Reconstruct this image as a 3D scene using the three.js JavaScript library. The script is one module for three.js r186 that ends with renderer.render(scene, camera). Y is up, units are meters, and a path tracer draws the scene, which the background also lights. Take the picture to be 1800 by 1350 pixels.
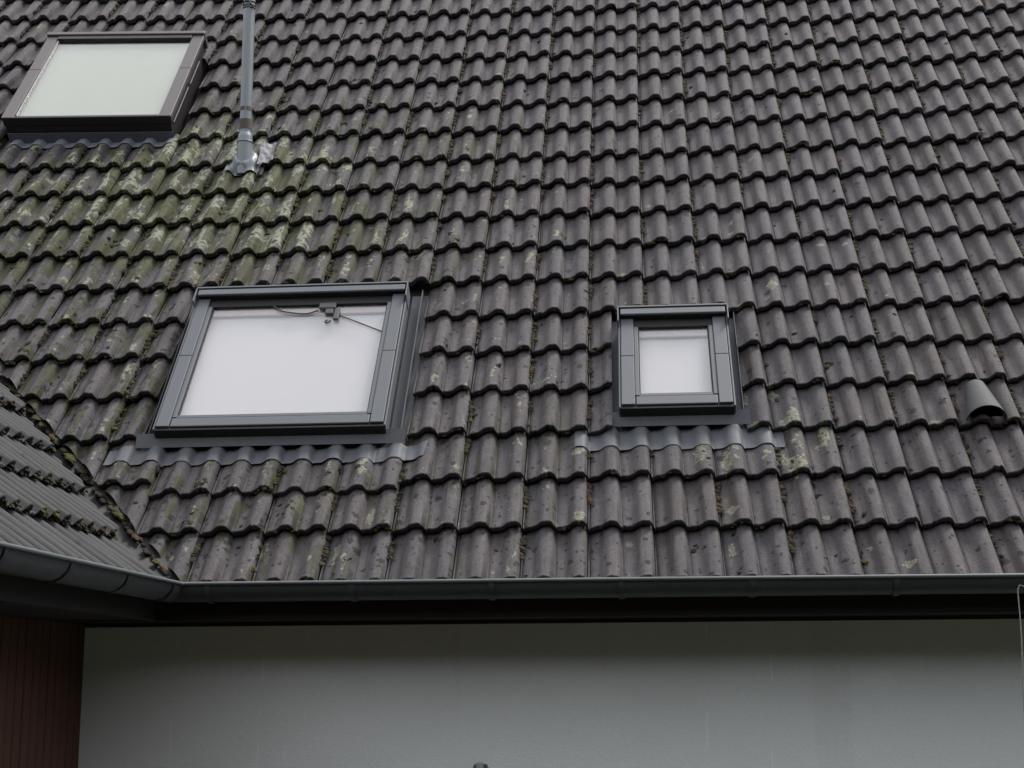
import * as THREE from 'three';
import { RoundedBoxGeometry } from 'three/addons/geometries/RoundedBoxGeometry.js';
import { mergeGeometries, toCreasedNormals } from 'three/addons/utils/BufferGeometryUtils.js';

// ---------------------------------------------------------------- camera, sky, sun, exposure
const scene = new THREE.Scene();
const camera = new THREE.PerspectiveCamera(29.107, 1024 / 768, 0.1, 400);
camera.position.set(-0.0192, 2.3168, 6.6411);
camera.up.set(0.023, 0.9798, 0.1986);
camera.lookAt(-0.0192 - 0.0837, 2.3168 + 0.1998, 6.6411 - 0.9762);
camera.updateProjectionMatrix(); camera.updateMatrixWorld(true);

const renderer = new THREE.WebGLRenderer({ antialias: true });
renderer.setSize(1024, 768);
renderer.toneMapping = THREE.LinearToneMapping;
renderer.toneMappingExposure = 2.75;
renderer.shadowMap.enabled = true;

const SKY = 0.54;
{ // rain-heavy overcast sky, three times brighter overhead than at the horizon, faint cloud structure
  const W = 256, H = 128, d = new Float32Array(W * H * 4);
  for (let j = 0; j < H; j++) for (let i = 0; i < W; i++) {
    const el = ((j + 0.5) / H - 0.5) * Math.PI, az = (i + 0.5) / W * Math.PI * 2;
    const s = Math.max(0, Math.sin(el));
    let L = SKY * (1.7 + 0.7 * s) / 2.2;
    const x = Math.cos(az) * Math.cos(el), z = Math.sin(az) * Math.cos(el);
    L *= 1 + 0.05 * Math.sin(3.1 * x + 2.3 * z + 1) + 0.04 * Math.sin(7.3 * x - 5.1 * z + 4 * s);
    const k = (j * W + i) * 4;
    d[k] = L * 0.975; d[k + 1] = L * 0.985; d[k + 2] = L * 1.045; d[k + 3] = 1;
  }
  const t = new THREE.DataTexture(d, W, H, THREE.RGBAFormat, THREE.FloatType);
  t.mapping = THREE.EquirectangularReflectionMapping; t.magFilter = t.minFilter = THREE.LinearFilter;
  t.colorSpace = THREE.LinearSRGBColorSpace; t.needsUpdate = true;
  scene.background = t; scene.environment = t;
}
const sun = new THREE.DirectionalLight(0xfffaf2, 1.5);
sun.position.set(5.5, 15, -4.2); sun.target.position.set(-1, 3, -1);
sun.castShadow = true; sun.shadow.radius = 42; sun.shadow.mapSize.set(2048, 2048);
Object.assign(sun.shadow.camera, { left: -9, right: 9, top: 9, bottom: -9, near: 1, far: 40 });
scene.add(sun, sun.target);

// ---------------------------------------------------------------- helpers
function rng(seed) { let s = seed >>> 0; return () => { s = (s + 0x6D2B79F5) >>> 0; let t = s; t = Math.imul(t ^ (t >>> 15), t | 1); t ^= t + Math.imul(t ^ (t >>> 7), t | 61); return ((t ^ (t >>> 14)) >>> 0) / 4294967296; }; }
const hash = (i, j, k = 0) => { let h = Math.imul(i + 1013, 374761393) ^ Math.imul(j + 7919, 668265263) ^ Math.imul(k + 31, 2147483647); h = Math.imul(h ^ (h >>> 13), 1274126177); h ^= h >>> 16; return (h >>> 0) / 4294967296; };
const NT = 256, NTAB = new Float32Array(NT * NT); { const r = rng(77); for (let i = 0; i < NTAB.length; i++) NTAB[i] = r(); }
function noise(x, y) {
  const xi = Math.floor(x), yi = Math.floor(y); let fx = x - xi, fy = y - yi; fx = fx * fx * (3 - 2 * fx); fy = fy * fy * (3 - 2 * fy);
  const x0 = xi & 255, x1 = (xi + 1) & 255, y0 = (yi & 255) << 8, y1 = ((yi + 1) & 255) << 8;
  const a = NTAB[y0 + x0], b = NTAB[y0 + x1], c = NTAB[y1 + x0], d = NTAB[y1 + x1];
  return a + (b - a) * fx + (c - a + (a - b - c + d) * fx) * fy;
}
const fbm = (x, y, o = 3) => { let s = 0, a = 0.5, n = 0; for (let i = 0; i < o; i++) { s += a * noise(x, y); n += a; a *= 0.5; x = x * 2.03 + 17.3; y = y * 2.03 + 9.1; } return s / n; };
const sstep = (a, b, x) => { const t = Math.min(1, Math.max(0, (x - a) / (b - a))); return t * t * (3 - 2 * t); };
const lerp = (a, b, t) => a + (b - a) * t;
const S8 = (c) => { c = Math.min(1, Math.max(0, c)); return 255 * (c <= 0.0031308 ? 12.92 * c : 1.055 * Math.pow(c, 1 / 2.4) - 0.055); };
const SLUT = new Uint8Array(4096); for (let i = 0; i < 4096; i++) SLUT[i] = Math.round(S8(i / 4095));
const enc = (c) => SLUT[Math.max(0, Math.min(4095, (c * 4095) | 0))];
function dataTex(w, h, fn, srgb = true) {
  const d = new Uint8Array(w * h * 4), o = [0, 0, 0];
  for (let j = 0; j < h; j++) for (let i = 0; i < w; i++) {
    fn((i + 0.5) / w, (j + 0.5) / h, o); const k = (j * w + i) * 4;
    if (srgb) { d[k] = enc(o[0]); d[k + 1] = enc(o[1]); d[k + 2] = enc(o[2]); } else { d[k] = d[k + 1] = d[k + 2] = Math.max(0, Math.min(255, o[0] * 255)); }
    d[k + 3] = 255;
  }
  const t = new THREE.DataTexture(d, w, h, THREE.RGBAFormat); t.magFilter = THREE.LinearFilter; t.minFilter = THREE.LinearMipmapLinearFilter; t.generateMipmaps = true;
  t.wrapS = t.wrapT = THREE.RepeatWrapping; if (srgb) t.colorSpace = THREE.SRGBColorSpace; t.anisotropy = 8; t.needsUpdate = true; return t;
}
const used = {};
function numbered(n) { const k = used[n] = (used[n] ?? -1) + 1; return k ? n + '_' + String(k).padStart(3, '0') : n; }
function thing(name, label, category, base, group) {
  const o = new THREE.Group(); o.name = numbered(name); o.position.set(...base);
  o.userData = { label, category, kind: 'thing' }; if (group) o.userData.group = group;
  scene.add(o); return o;
}
// geometry in world coordinates becomes a part whose own origin is the centre of its box
function part(owner, name, geo, mat, label) {
  geo.computeBoundingBox(); const c = geo.boundingBox.getCenter(new THREE.Vector3());
  geo.translate(-c.x, -c.y, -c.z);
  const m = new THREE.Mesh(geo, mat); m.name = name; m.castShadow = m.receiveShadow = true;
  const wp = new THREE.Vector3(); let o = owner; while (o && o !== scene) { wp.add(o.position); o = o.parent; }
  m.position.copy(c).sub(wp); if (label) m.userData.label = label; owner.add(m); return m;
}
const single = (name, label, category, geo, mat, group) => { const m = part(scene, numbered(name), geo, mat); m.userData = { label, category, kind: 'thing' }; if (group) m.userData.group = group; return m; };
const merge = (l) => mergeGeometries(l.map((g) => { const q = g.index ? g.toNonIndexed() : g; for (const k of Object.keys(q.attributes)) if (!['position', 'normal', 'uv'].includes(k)) q.deleteAttribute(k); return q; }));
const std = (r, g, b, rough = 0.7, extra = {}) => new THREE.MeshStandardMaterial({ color: new THREE.Color().setRGB(r, g, b), roughness: rough, side: THREE.DoubleSide, ...extra });

// ---------------------------------------------------------------- roof frames
const PITCH = 52 * Math.PI / 180, SP = Math.sin(PITCH), CP = Math.cos(PITCH), Y0 = 2.9;
const warp = (a, b) => [ // lens pincushion put into the shape: courses fan out and rise towards the verges
  a + 0.0113 + 0.0045 * a - 0.0113 * b - 0.0044 * a * a - 0.0069 * a * b + 0.0022 * b * b + 0.0004 * a * a * b + 0.0016 * a * b * b,
  b + 0.0023 - 0.007 * a + 0.0021 * b - 0.002 * a * a + 0.0053 * a * b - 0.0017 * b * b + 0.0025 * a * a * b - 0.0008 * a * b * b];
const main = { // straight frame: a along the eave, b up the slope, h off the tiles' crests
  P: (a, b, h) => new THREE.Vector3(a, Y0 + b * SP + h * CP, -b * CP + h * SP) };
const bent = { P: (a, b, h) => { const [x, y] = warp(a, b); return main.P(x, y, h); } };
const unwarp = (x, y) => { let a = x, b = y; for (let i = 0; i < 12; i++) { const [p, q] = warp(a, b); a += x - p; b += y - q; } return [a, b]; };
const WB = Math.atan(0.907), WX = -2.097, WY = 2.794, CB = Math.cos(WB), SB = Math.sin(WB);
const wing = { P: (a, b, h) => new THREE.Vector3(WX - b * CB + h * SB, WY + b * SB + h * CB, -a) };
const world = { P: (a, b, h) => new THREE.Vector3(a, b, h) };
function mapGeo(g, F) { // moves a geometry modelled in (a, b, h) into the world, normals with it
  const p = g.attributes.position, n = g.attributes.normal, e = 1e-3, N = new THREE.Vector3();
  for (let i = 0; i < p.count; i++) {
    const a = p.getX(i), b = p.getY(i), h = p.getZ(i), o = F.P(a, b, h);
    if (n) {
      const ea = F.P(a + e, b, h).sub(o).normalize(), eb = F.P(a, b + e, h).sub(o).normalize(), eh = F.P(a, b, h + e).sub(o).normalize();
      N.set(0, 0, 0).addScaledVector(ea, n.getX(i)).addScaledVector(eb, n.getY(i)).addScaledVector(eh, n.getZ(i)).normalize(); n.setXYZ(i, N.x, N.y, N.z);
    }
    p.setXYZ(i, o.x, o.y, o.z);
  }
  return g;
}
const box = (F, a0, a1, b0, b1, h0, h1, r = 0.003, seg = 2) => {
  const m = Math.min(a1 - a0, b1 - b0, h1 - h0); const g = new RoundedBoxGeometry(a1 - a0, b1 - b0, h1 - h0, seg, Math.min(r, m * 0.45));
  g.translate((a0 + a1) / 2, (b0 + b1) / 2, (h0 + h1) / 2); return mapGeo(g, F);
};
function gridGeo(F, na, nb, fn, flip = false, uv) { // fn(s, t) -> [a, b, h]
  const pos = [], uvs = [], idx = [];
  for (let j = 0; j <= nb; j++) for (let i = 0; i <= na; i++) { const q = fn(i / na, j / nb), v = F.P(...q); pos.push(v.x, v.y, v.z); const w = uv ? uv(q, i / na, j / nb) : [q[0], q[1]]; uvs.push(w[0], w[1]); }
  for (let j = 0; j < nb; j++) for (let i = 0; i < na; i++) { const a = j * (na + 1) + i, b = a + 1, c = a + na + 1, d = c + 1; if (flip) idx.push(a, c, b, b, c, d); else idx.push(a, b, c, b, d, c); }
  const g = new THREE.BufferGeometry(); g.setAttribute('position', new THREE.Float32BufferAttribute(pos, 3)); g.setAttribute('uv', new THREE.Float32BufferAttribute(uvs, 2)); g.setIndex(idx); g.computeVertexNormals(); return g;
}
const tube = (pts, r, n = 24, rs = 8) => new THREE.TubeGeometry(new THREE.CatmullRomCurve3(pts), n, r, rs);

// ---------------------------------------------------------------- tile shape
const AMP = 0.039, LIFT = 0.046, THICK = 0.031;
const PROF = [[0, 0], [0.07, -0.03], [0.13, -0.13], [0.185, -0.42], [0.235, -0.80], [0.262, -1.06], [0.288, -1.13], [0.315, -1.04], [0.35, -1.0], [0.45, -1], [0.55, -0.95], [0.63, -0.81], [0.71, -0.52], [0.79, -0.22], [0.87, -0.05], [0.94, 0], [1, 0]];
const profOf = (PR, ph) => { ph -= Math.floor(ph); for (let i = 1; i < PR.length; i++) if (ph <= PR[i][0]) { const [x0, y0] = PR[i - 1], [x1, y1] = PR[i]; return AMP * lerp(y0, y1, (ph - x0) / (x1 - x0)); } return 0; };
const prof = (ph) => profOf(PROF, ph);
const PROFW = [[0, 0], [0.09, -0.03], [0.17, -0.3], [0.23, -0.85], [0.29, -1], [0.38, -1], [0.42, -0.9], [0.47, -0.86], [0.53, -0.87], [0.57, -0.98], [0.66, -1], [0.72, -0.9], [0.80, -0.35], [0.90, -0.04], [1, 0]];
// one double-wave tile between a0 and a1 with its lower edge at b0; wave = pitch of the waves; J = joint offset from a crest
function tileGeo(F, a0, a1, b0, len, expo, wave, seed, uvOf, clip, PR = PROF) {
  const prof = (ph) => profOf(PR, ph);
  const r = rng(seed), dv = (r() - 0.5) * 0.012, lift = r() * 0.005, roll = (r() - 0.5) * 0.02, yaw = (r() - 0.5) * 0.01, ac = (a0 + a1) / 2;
  const A = [a0]; const k0 = Math.floor(a0 / wave) - 1, k1 = Math.ceil(a1 / wave) + 1;
  for (let k = k0; k <= k1; k++) for (const q of PR) { if (q[0] === 1) continue; const a = (k + q[0]) * wave; if (a > a0 + 0.003 && a < a1 - 0.003) A.push(a); }
  A.push(a1);
  const pos = [], uvs = [], idx = [], n = A.length;
  const bs = [[0.004, -THICK, 1], [0.0, -0.005, 1], [0.0035, 0, 1], [len * 0.5, 0, 0], [len, 0, 0]];
  const nick = A.map(() => (r() - 0.5) * 0.004 + (r() < 0.07 ? 0.008 * r() : 0));
  for (const [db, dh, fr] of bs) for (let i = 0; i < n; i++) {
    const a = A[i], b = b0 + dv + db + (fr ? nick[i] : 0) + yaw * (a - ac);
    const edge = -0.011 * (1 - sstep(0, 0.03, a - a0));
    const h = prof(a / wave) + edge + dh + lift - LIFT * db / expo + roll * (a - ac);
    const v = F.P(a, b, h); pos.push(v.x, v.y, v.z); const w = uvOf(a, b0 + db * 0.995 + 0.002, v); uvs.push(w[0], w[1]);
  }
  const nr = bs.length; for (let j = 0; j < nr - 1; j++) for (let i = 0; i < n - 1; i++) { const p = j * n + i, q = p + n; idx.push(p, p + 1, q, p + 1, q + 1, q); }
  // side walls under both long edges
  for (const [i, flip] of [[0, true], [n - 1, false]]) {
    const base = pos.length / 3;
    for (let j = 1; j < nr; j++) { const [db, dh] = bs[j], a = A[i], b = b0 + dv + db + yaw * (a - ac), edge = i ? 0 : -0.011; for (const dz of [0, -0.016]) { const h = prof(a / wave) + edge + dh + lift - LIFT * db / expo + roll * (a - ac) + dz; const v = F.P(a, b, h); pos.push(v.x, v.y, v.z); const w = uvOf(a, b0 + db, v); uvs.push(w[0], w[1]); } }
    for (let j = 0; j < nr - 2; j++) { const p = base + j * 2; if (flip) idx.push(p, p + 2, p + 1, p + 1, p + 2, p + 3); else idx.push(p, p + 1, p + 2, p + 1, p + 3, p + 2); }
  }
  let g = new THREE.BufferGeometry(); g.setAttribute('position', new THREE.Float32BufferAttribute(pos, 3)); g.setAttribute('uv', new THREE.Float32BufferAttribute(uvs, 2)); g.setIndex(idx);
  g = g.toNonIndexed(); if (clip) g = clipGeo(g, clip); if (!g) return null;
  return toCreasedNormals(g, 0.75);
}
function clipGeo(g, side) { // keeps the part where side(x, y, z) > 0
  const p = g.attributes.position, t = g.attributes.uv, P = [], U = [];
  for (let i = 0; i < p.count; i += 3) {
    const v = [0, 1, 2].map((k) => [p.getX(i + k), p.getY(i + k), p.getZ(i + k), t.getX(i + k), t.getY(i + k)]); const s = v.map((q) => side(q[0], q[1], q[2])); const out = [];
    for (let k = 0; k < 3; k++) { const m = (k + 1) % 3; if (s[k] > 0) out.push(v[k]); if ((s[k] > 0) !== (s[m] > 0)) { const f = s[k] / (s[k] - s[m]); out.push(v[k].map((q, c) => q + (v[m][c] - q) * f)); } }
    for (let k = 2; k < out.length; k++) for (const q of [out[0], out[k - 1], out[k]]) { P.push(q[0], q[1], q[2]); U.push(q[3], q[4]); }
  }
  if (P.length < 18) return null;
  const r = new THREE.BufferGeometry(); r.setAttribute('position', new THREE.Float32BufferAttribute(P, 3)); r.setAttribute('uv', new THREE.Float32BufferAttribute(U, 2)); return r;
}

// ---------------------------------------------------------------- roof layout
const VR = [-0.146, 0.189, 0.516, 0.843, 1.166, 1.483, 1.80, 2.116, 2.44, 2.764, 3.089, 3.409, 3.752, 4.081, 4.418, 4.745, 5.084, 5.422, 5.76, 6.10, 6.44];
const JO = 0.035, TW = 0.30;                                      // joints lie just right of every second crest
const rowBase = (row, a) => row === 2 && a > -2.37 && a < -1.165 ? 0.447 : VR[row];
const valleyA = (b) => -2.097 - (b + 0.111) / 1.15;               // edge of the main tiles along the valley

// ---------------------------------------------------------------- tile textures (colour of concrete, lichen, algae, moss specks; all in roof metres)
const gauss = (x, y, cx, cy, sx, sy) => Math.exp(-((x - cx) ** 2) / (sx * sx) - ((y - cy) ** 2) / (sy * sy));
const lichens = [[-0.478, 1.223, 0.03, 0.014], [-0.44, 1.245, 0.02, 0.012], [-0.611, 1.046, 0.017, 0.022], [1.418, 0.862, 0.034, 0.016], [0.724, 0.558, 0.05, 0.06], [0.70, 0.60, 0.03, 0.04], [-0.303, 0.233, 0.03, 0.04], [0.821, 0.238, 0.022, 0.014], [1.145, -0.051, 0.028, 0.026], [0.738, 1.978, 0.03, 0.06], [0.99, 0.058, 0.015, 0.012], [0.747, 0.90, 0.035, 0.07], [0.70, 0.87, 0.03, 0.04], [0.442, 0.70, 0.018, 0.03], [-0.31, 0.69, 0.035, 0.03], [0.655, 0.64, 0.03, 0.07], [0.27, 0.66, 0.03, 0.08], [0.40, 0.60, 0.03, 0.10], [-0.893, 1.941, 0.012, 0.05], [-0.95, 1.93, 0.02, 0.02], [-1.093, 1.873, 0.022, 0.04], [-1.276, 0.284, 0.02, 0.07], [-1.408, 0.068, 0.018, 0.08], [-2.51, 2.20, 0.03, 0.07], [-0.63, 1.52, 0.01, 0.014], [0.52, 1.1, 0.02, 0.08], [0.66, 1.12, 0.03, 0.06], [0.40, 0.28, 0.03, 0.03], [0.38, 0.05, 0.02, 0.06], [-1.75, 0.1, 0.02, 0.06], [-1.62, 0.36, 0.015, 0.06], [-2.42, 1.7, 0.02, 0.05], [-1.5, 2.5, 0.05, 0.04], [-1.25, 2.42, 0.05, 0.05], [-2.75, 3.15, 0.06, 0.1], [-2.9, 2.8, 0.06, 0.1], [-2.33, 2.85, 0.06, 0.12], [-2.15, 2.55, 0.05, 0.1], [-2.2, 3.5, 0.06, 0.08], [-2.65, 3.75, 0.08, 0.06], [-2.8, 3.62, 0.06, 0.1]];
function tileColour(a, b, o, right) {
  // which tile
  let row = 0; while (row < VR.length - 1 && b >= rowBase(row + 1, a) - 0.0005) row++;
  const col = Math.floor((a - JO) / TW), up = (b - rowBase(row, a)), ph0 = a / 0.15, ph = ph0 - Math.floor(ph0);
  const tone = 0.88 + 0.24 * hash(row, col, 1), hue = hash(row, col, 2), wx = a * 30 + row * 13.7 + col * 5.1, wy = b * 30;
  const left = sstep(0.6, -2.6, a) * (1 - 0.75 * sstep(3.7, 4.5, b)), grime = fbm(a * 4.2 + 3, b * 4.2, 3);
  const g1 = noise(a * 330, b * 330), g2 = fbm(wx, wy, 3), g3 = fbm(wx * 0.28 + 40, wy * 0.16 + 11, 2);
  const g4 = noise(a * 110 + 7, b * 95), g5 = noise(a * 120 + row * 5, b * 14 + col);
  let L = 0.061 * tone * (0.36 + 0.34 * g1 + 0.34 * g4 + 0.22 * g5 + 0.34 * g2 + 0.18 * g3 - 0.10 * left * grime);
  let R = L * (1.0 + 0.05 * hue), G = L * (0.92 + 0.01 * hue), B = L * (1.02 - 0.06 * hue);
  // pale weathered laitance, streaky down the slope
  const wash = sstep(0.52, 0.72, fbm(a * 46 + row * 7, b * 7 + col * 3, 3)) * 0.35; R += wash * 0.032; G += wash * 0.032; B += wash * 0.034;
  // brown streaks on the rising side of each crest
  const brownStreak = sstep(0.48, 0.66, fbm(a * 60 + col * 9, b * 3.1 + row * 11, 3)) * sstep(0.52, 0.62, ph + 0.12 * (noise(a * 90, b * 25) - 0.5)) * (1 - sstep(0.80, 0.9, ph + 0.1 * (noise(a * 80, b * 30) - 0.5))) * (0.35 + 0.5 * hash(row, col, 5));
  R = lerp(R, 0.036, brownStreak); G = lerp(G, 0.027, brownStreak); B = lerp(B, 0.023, brownStreak);
  // green algae bloom, left half
  const GA = 0.95 * gauss(a, b, -2.9, 3.15, 1.0, 0.75) + 0.75 * gauss(a, b, -2.1, 2.75, 0.7, 0.55) + 0.55 * gauss(a, b, -3.6, 2.3, 1.0, 0.9) + 0.35 * gauss(a, b, -1.4, 2.4, 0.6, 0.4) + 0.3 * left;
  const alg = sstep(0.62 - 0.3 * GA, 0.86 - 0.25 * GA, fbm(a * 11 + 5, b * 8 + 2, 4) * 0.75 + 0.25 * noise(a * 60, b * 60)) * Math.min(1, GA * 1.3);
  R = lerp(R, 0.058, alg * 0.2); G = lerp(G, 0.062, alg * 0.2); B = lerp(B, 0.047, alg * 0.2);
  // pale green crust lichen, crisp lobed outline, mostly on the crests
  const GL = 1.15 * gauss(a, b, -2.75, 3.45, 0.65, 0.40) + 0.9 * gauss(a, b, -2.45, 2.85, 0.8, 0.55) + 0.5 * gauss(a, b, -3.3, 3.15, 0.9, 0.5) + 0.35 * gauss(a, b, -1.5, 2.4, 0.7, 0.25) + 0.12 * left + (b > 0.6 && b < 0.85 && a > 0.2 && a < 0.9 ? 0.35 : 0);
  const crest = Math.cos((ph - 0.93) * 6.2832) * 0.5 + 0.5;
  const lz = fbm(a * 17 + 31, b * 11 + 7, 4) + 0.22 * (crest - 0.5) + 0.16 * (noise(a * 95, b * 95) - 0.5);
  let lich = sstep(0.85 - 0.37 * Math.min(1.1, GL), 0.88 - 0.37 * Math.min(1.1, GL), lz);
  lich *= sstep(0.28, 0.40, noise(a * 62 + 3, b * 44)); if (GL < 0.03) lich = 0;
  let ring = 0;
  for (const q of lichens) { const dx = (a - q[0]) / (q[2] * 0.85), dy = (b - q[1]) / (q[3] * 0.85); if (dx * dx + dy * dy > 4) continue; const d = Math.sqrt(dx * dx + dy * dy) + 0.9 * (fbm(a * 75 + q[0] * 50, b * 75, 3) - 0.5) * 1.7; if (d < 1) { ring = Math.max(ring, sstep(1, 0.9, d) * (0.55 + 0.45 * sstep(0.35, 0.8, d)) * (0.75 + 0.5 * noise(a * 200, b * 200))); } }
  // scattered small pale rosettes
  { const cs = 0.16, ci = Math.floor(a / cs), cj = Math.floor(b / cs); if (hash(ci, cj, 9) < 0.10 + 0.12 * left) { const cx = (ci + 0.25 + 0.5 * hash(ci, cj, 10)) * cs, cy = (cj + 0.25 + 0.5 * hash(ci, cj, 11)) * cs, rr = 0.006 + 0.014 * hash(ci, cj, 12) ** 2; const d = Math.hypot(a - cx, (b - cy) * 0.9) / rr + 0.8 * (noise(a * 140, b * 140) - 0.5); if (d < 1) ring = Math.max(ring, 0.75 * sstep(1, 0.85, d)); } }
  const lc = 0.45 + 0.6 * noise(a * 150 + 9, b * 150) + 0.5 * noise(a * 70, b * 70 + 5);
  R = lerp(R, 0.185 * lc, lich * 0.9); G = lerp(G, 0.198 * lc, lich * 0.9); B = lerp(B, 0.135 * lc, lich * 0.9);
  R = lerp(R, 0.19 * lc, ring * 0.85); G = lerp(G, 0.195 * lc, ring * 0.85); B = lerp(B, 0.135 * lc, ring * 0.85);
  // olive moss felt
  const mf = sstep(0.735 - 0.11 * left - 0.08 * GA, 0.76 - 0.11 * left - 0.08 * GA, fbm(a * 21 + 70, b * 6 + 20, 4) + 0.09 * Math.cos((ph - 0.24) * 6.2832) + 0.12 * (noise(a * 70, b * 70) - 0.5)) * (0.25 + 0.75 * left);
  const mv = noise(a * 120, b * 120); const yl = Math.min(1, GL); R = lerp(R, 0.022 + 0.018 * mv + 0.010 * yl, mf * 0.85); G = lerp(G, 0.023 + 0.02 * mv + 0.012 * yl, mf * 0.85); B = lerp(B, 0.010 + 0.006 * mv, mf * 0.85);
  // dark moss and soot specks
  const MD = 0.17 + 0.42 * left + 0.22 * sstep(1.4, 0, b) + 0.25 * gauss(a, b, -0.9, 1.4, 0.6, 0.9);
  let sp = 0;
  for (const [cs, salt, k, rmax] of [[0.036, 20, 0.42, 0.0095], [0.085, 21, 0.46, 0.019]]) {
    const ci0 = Math.floor(a / cs), cj0 = Math.floor(b / cs);
    for (let i = ci0 - 1; i <= ci0 + 1; i++) for (let j = cj0 - 1; j <= cj0 + 1; j++) {
      if (hash(i, j, salt) > MD * k * (0.4 + 1.2 * noise(i * 0.37 * cs * 28, j * 0.37 * cs * 28))) continue;
      const cx = (i + hash(i, j, salt + 1)) * cs, cy = (j + hash(i, j, salt + 2)) * cs, rr = rmax * (0.35 + 0.65 * hash(i, j, salt + 3)); const dx = a - cx, dy = (b - cy) * (0.65 + 0.5 * hash(i, j, salt + 4));
      if (dx * dx + dy * dy > rr * rr * 3) continue;
      const d = Math.sqrt(dx * dx + dy * dy) / rr + 1.0 * (noise(a * 170 + salt, b * 170) - 0.5); sp = Math.max(sp, sstep(1, 0.75, d));
    }
  }
  R = lerp(R, 0.010, sp * 0.92); G = lerp(G, 0.0085, sp * 0.92); B = lerp(B, 0.007, sp * 0.92);
  o[0] = R; o[1] = G; o[2] = B;
}
const TX = [{ a0: -5.3, w: 4.5 }, { a0: -1.15, w: 4.5 }], TB0 = -0.3, TBH = 6.9, TR = 2048;
const grainTex = dataTex(512, 512, (x, y, o) => { o[0] = 0.55 * noise(x * 128, y * 128) + 0.3 * noise(x * 256 + 9, y * 256) + 0.3 * fbm(x * 32, y * 32, 2) - 0.1; }, false);
const grain = (ru, rv) => { const t = grainTex.clone(); t.repeat.set(ru, rv); t.needsUpdate = true; return t; };
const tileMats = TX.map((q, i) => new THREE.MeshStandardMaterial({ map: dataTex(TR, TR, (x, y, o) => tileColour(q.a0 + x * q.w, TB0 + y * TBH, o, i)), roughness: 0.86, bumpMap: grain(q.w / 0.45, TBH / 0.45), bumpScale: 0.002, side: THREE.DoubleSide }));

// ---------------------------------------------------------------- main roof
const B0 = main.P(-1.1, 0, -0.1);
const roof = thing('tiled_roof', 'large steep roof of dark double-wave concrete tiles, mossy and lichened at the left', 'roof', [B0.x, B0.y, B0.z]);
const deckMat = std(0.012, 0.010, 0.009, 0.9);
{
  const g = gridGeo(main, 1, 1, (s, t) => [lerp(-5.9, 3.7, s), lerp(-0.06, 6.9, t), -0.115]);
  part(roof, 'roof_deck', g, deckMat);
}
const tiles = [], mossSpots = [];
const mossR = rng(4242);
function tileRuns(row) { // pieces [a0, a1] of a course, cut where windows sit
  const b = VR[row], out = [];
  for (let c = -19; c <= 11; c++) {
    let a0 = c * TW + JO + 0.002, a1 = (c + 1) * TW + JO - 0.002;
    const mid = (a0 + a1) / 2;
    if (row >= 3 && row <= 6) { if (mid > -2.36 && mid < -1.17) continue; if (a0 < -2.49 && a1 > -2.49) a1 = -2.495; else if (a0 >= -2.50 && a1 < -2.35) continue; }
    if (row >= 3 && row <= 5) { if (a0 > -0.14 && a1 < 0.5) continue; if (a0 < -0.14 && a1 > -0.14) a1 = -0.143; if (a0 < 0.515 && a1 > 0.515) a0 = 0.515; }
    if (row >= 12 && row <= 14 && mid > -4.165 && mid < -2.97) continue;
    if (a1 - a0 < 0.03) continue;
    out.push([a0, a1, c]);
  }
  return out;
}
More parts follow.
